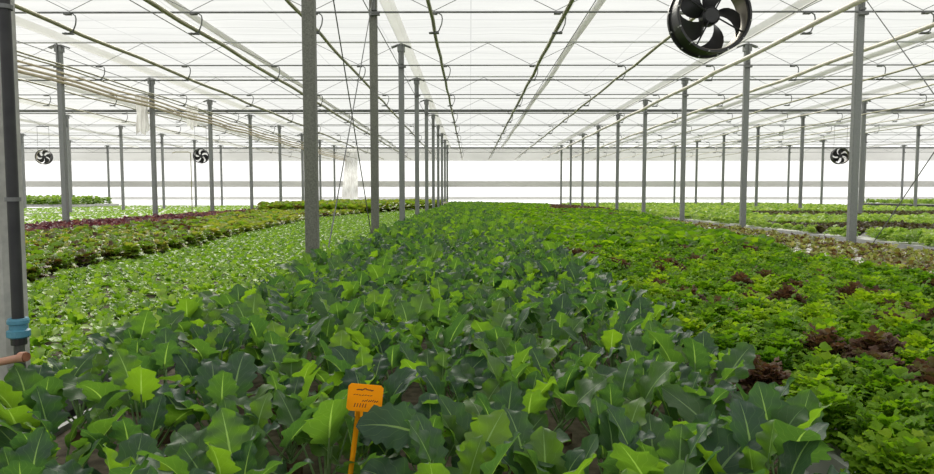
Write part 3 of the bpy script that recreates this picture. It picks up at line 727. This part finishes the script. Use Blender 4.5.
# -------- left benches
YV = [rosette(800 + s, 13, .078, .30, .3, 1.25, 4, 6, prof_round, .5, .3, .006) for s in range(10)]
YL = [rosette(830 + s, 10, .082, .36, .3, 1.15, 2, 3, prof_round, .5, .3, .004) for s in range(6)]
YM = [mesh_np('young_head', *a[:2], M['young'], a[2], a[3]) for a in YV]
BV = [frilly(860 + s, 95, 5, 2, 1.15, .3 + .08 * s, .6, 8, 1.05) for s in range(7)]
BM = [mesh_np('brown_green_head', *a[:2], M['brown'], a[2], a[3]) for a in BV]
BL = [frilly(880 + s, 30, 3, 1, 1.15, .3 + .09 * s, .6, 6, 1.05) for s in range(6)]
RV = [rosette(900 + s, 16, .165, .30, .75, 1.45, 4, 6, prof_oak, .4, .3, .012) for s in range(7)]
RM = [mesh_np('red_head', *a[:2], M['red'], a[2], a[3]) for a in RV]
RL = [rosette(920 + s, 11, .16, .32, .75, 1.45, 2, 4, prof_round, .4, .3, .008) for s in range(5)]
GV = [frilly(940 + s, 50, 4, 2, 1.05, .3 + .1 * s, .4, 7) for s in range(6)]
GM = [mesh_np('bright_head', *a[:2], M['green'], a[2], a[3]) for a in GV]
GL = [frilly(960 + s, 18, 3, 1, 1.1, .3 + .1 * s, .4, 5) for s in range(6)]

L1 = poly_y([(-300, 320), (25, 274), (68, 262), (88, 258), (131, 253), (150, 247), (179, 244), (233, 231), (284, 222), (310, 216), (374, 211), (440, 206.5), (470, 204)])
L2 = poly_y([(-300, 260), (25, 236), (68, 232), (116, 229), (140, 226), (179, 223), (250, 213), (300, 210)])
yl, bl_, rl, gl, pale, dk = [], [], [], [], [], []
for x, y, i in grid(-8.6, -1.60, 1.1, 45, .145, .125, .03):
    q = proj(x, y, TRAY + .1)
    if q and q[1] < L1(q[0]): continue
    if (x + 5.12) ** 2 < .004: continue
    yl.append(((x, y, TRAY, R.uniform(0, 6.28), R.uniform(.85, 1.3), 0, R.uniform(-.15, .15)), i))
for x, y, i in grid(-8.6, -1.66, 2.6, 45, .2, .19, .03):
    q = proj(x, y, TRAY + .1)
    if not q or q[1] >= L1(q[0]): continue
    v = [x, y, TRAY, R.uniform(0, 6.28), R.uniform(.85, 1.15), 0, R.uniform(-.3, .3)]
    if q[1] < L2(q[0]) + R.normal() * .8 and q[0] < 262: v[4] *= 1.35; rl.append((tuple(v), i))
    else:
        if y > 24: v[4] *= 1.9; v[6] = R.uniform(-.1, .25) + .12
        elif q[0] > 190: v[6] += .5 * (R.random() < .75)
        bl_.append((tuple(v), i))
for x, y, i in grid(-16, -9.3, 8, 43, .25, .25, .14):
    if R.random() < .28: continue
    pale.append((x, y, TRAY, R.uniform(0, 6.28), R.uniform(.8, 1.2), R.integers(6), R.uniform(.1, .5)))
for x, y, i in grid(-23.3, -16.7, 16, 43, .28, .28, .15):
    if R.random() < .35: continue
    pale.append((x, y, TRAY, R.uniform(0, 6.28), R.uniform(.8, 1.1), R.integers(6), R.uniform(.1, .5)))
r1 = place(yl, 300, YM, 'young_lettuce', 'lettuce', rank('small light green young lettuce', 'in the bed between kale and red lettuces', 'young lettuces beside the kale', 16), 10)
o = scatter_mesh('young_lettuce_field', YL, vary(r1, 6) + pale, M['young']); tag(o, 'light green young lettuces covering the benches beside and beyond the posts', 'lettuce', kind='stuff')
r1 = place(bl_, 300, BM, 'brown_green_lettuce', 'lettuce', rank('brown-tinged green lettuce', 'in the strip before the red block', 'brown-green lettuces', 16), 10)
o = scatter_mesh('brown_green_lettuce_field', BL, vary(r1, 6), M['brown']); tag(o, 'olive and brownish lettuces farther down the benches', 'lettuce', kind='stuff')
# -------- right benches beyond the posts
stripe = []
for x, y, i in grid(6.35, 20.5, 5, 45, .22, .21, .04):
    if 13.1 < x < 13.75: continue
    near_ = y > 4 + (0 if x < 13.2 else 6)
    q = proj(x, y, CAN)
    if not q: continue
    d1 = 11.2 < y - .15 * math.sin(x * 3) + R.normal() * .12 < 14.7 and 6.5 < x < 9.7
    d2 = 18.2 < y < 25 and 8.4 + (y - 18) * .15 < x
    gap = x < 6.9 and R.random() < .45
    if gap: continue
    v = (x, y, TRAY, R.uniform(0, 6.28), R.uniform(.85, 1.15), 0, R.uniform(-.2, .2))
    if d1 or d2: dk.append((v, i))
    else: gl.append((v, i))
r1 = place(rl, 300, RM, 'red_lettuce', 'lettuce', rank('dark red upright lettuce', 'in its block along the bench edge', 'dark red lettuces', 16), 10)
o = scatter_mesh('red_lettuce_field', RL, vary(r1, 5), M['red']); tag(o, 'dark red lettuces in blocks and stripes farther off', 'lettuce', kind='stuff')
DM = [mesh_np('dark_head', *a[:2], M['darkoak'], a[2], a[3]) for a in RV]
r1 = place(dk, 220, DM, 'dark_oak_leaf_lettuce', 'lettuce', rank('dark brown-green lettuce', 'in the stripe across the bench past the posts', 'dark stripe lettuces', 12), 10)
o = scatter_mesh('dark_lettuce_field', RL, vary(r1, 5), M['darkoak']); tag(o, 'dark brownish lettuces in the far stripe past the posts', 'lettuce', kind='stuff')
r1 = place(gl, 300, GM, 'bright_lettuce', 'lettuce', rank('bright green lettuce', 'on the bench past the posts', 'bright green lettuces past the posts', 16), 10)
o = scatter_mesh('bright_lettuce_field', GL, vary(r1, 6), M['green']); tag(o, 'bright green lettuces filling the benches past the post rows', 'lettuce', kind='stuff')
TM = [mesh_np('tall_crop_head', *a[:2], M['green'], a[2], a[3]) for a in (frilly(990 + s, 40, 4, 2, 2.6, .25, .3, 6) for s in range(4))]
k = 0
for x, y, i in grid(-33, -22.9, 37.8, 41.5, .55, .6, .06):
    q = proj(x, y, TRAY)
    if not q or q[0] < 5: continue
    o = link('tall_leafy_crop', TM[k % 4]); o.location = (x, y, TRAY + .15); o.rotation_euler.z = R.uniform(0, 6); o.scale = (1, 1, R.uniform(1.0, 1.25)); k += 1
    tag(o, 'tall green leafy plant on the raised bench before the far wall', 'crop', 'tall crop on the raised bench')
k = 0
for x, y, i in grid(21.4, 33.8, 30.3, 35.8, .5, .55, .06):
    q = proj(x, y, TRAY)
    if not q or q[0] > 940: continue
    o = link('corner_lettuce', GM[k % 6]); o.location = (x, y, TRAY + .25); o.rotation_euler.z = R.uniform(0, 6); o.scale = (1.5,) * 3; k += 1
    tag(o, 'green lettuce on the dark-edged bench in the far corner', 'lettuce', 'lettuces on the dark-edged bench')

# ------------------------------------------------------------------ daylight
w = bpy.data.worlds.new('daylight'); bpy.context.scene.world = w; w.use_nodes = True
nt = w.node_tree; bg = nt.nodes['Background']; bg.inputs[0].default_value = (.97, .99, 1.0, 1); bg.inputs[1].default_value = .85
sun = bpy.data.lights.new('sun', 'SUN'); sun.energy = 5.0; sun.angle = math.radians(35); sun.color = (1, .96, .86)
so = link('sun', sun); so.rotation_mode = 'QUATERNION'; so.rotation_quaternion = Vector((.22, -.78, -.60)).to_track_quat('-Z', 'Y')

cam = bpy.data.cameras.new('camera'); cam.sensor_width = 36; cam.lens = F / 934 * 36; cam.clip_start = .02; cam.clip_end = 300
co = link('camera', cam); co.location = (0, 0, EYE)
co.matrix_world = Matrix.Translation((0, 0, EYE)) @ Matrix.Rotation(YAW, 4, 'Z') @ Matrix.Rotation(-PITCH, 4, 'X') @ Matrix.Rotation(math.pi / 2, 4, 'X')
sc = bpy.context.scene; sc.camera = co
sc.view_settings.view_transform = 'Standard'; sc.view_settings.look = 'None'; sc.view_settings.gamma = 1; sc.view_settings.exposure = 0
sc.cycles.max_bounces = 10; sc.cycles.diffuse_bounces = 6; sc.cycles.transmission_bounces = 6
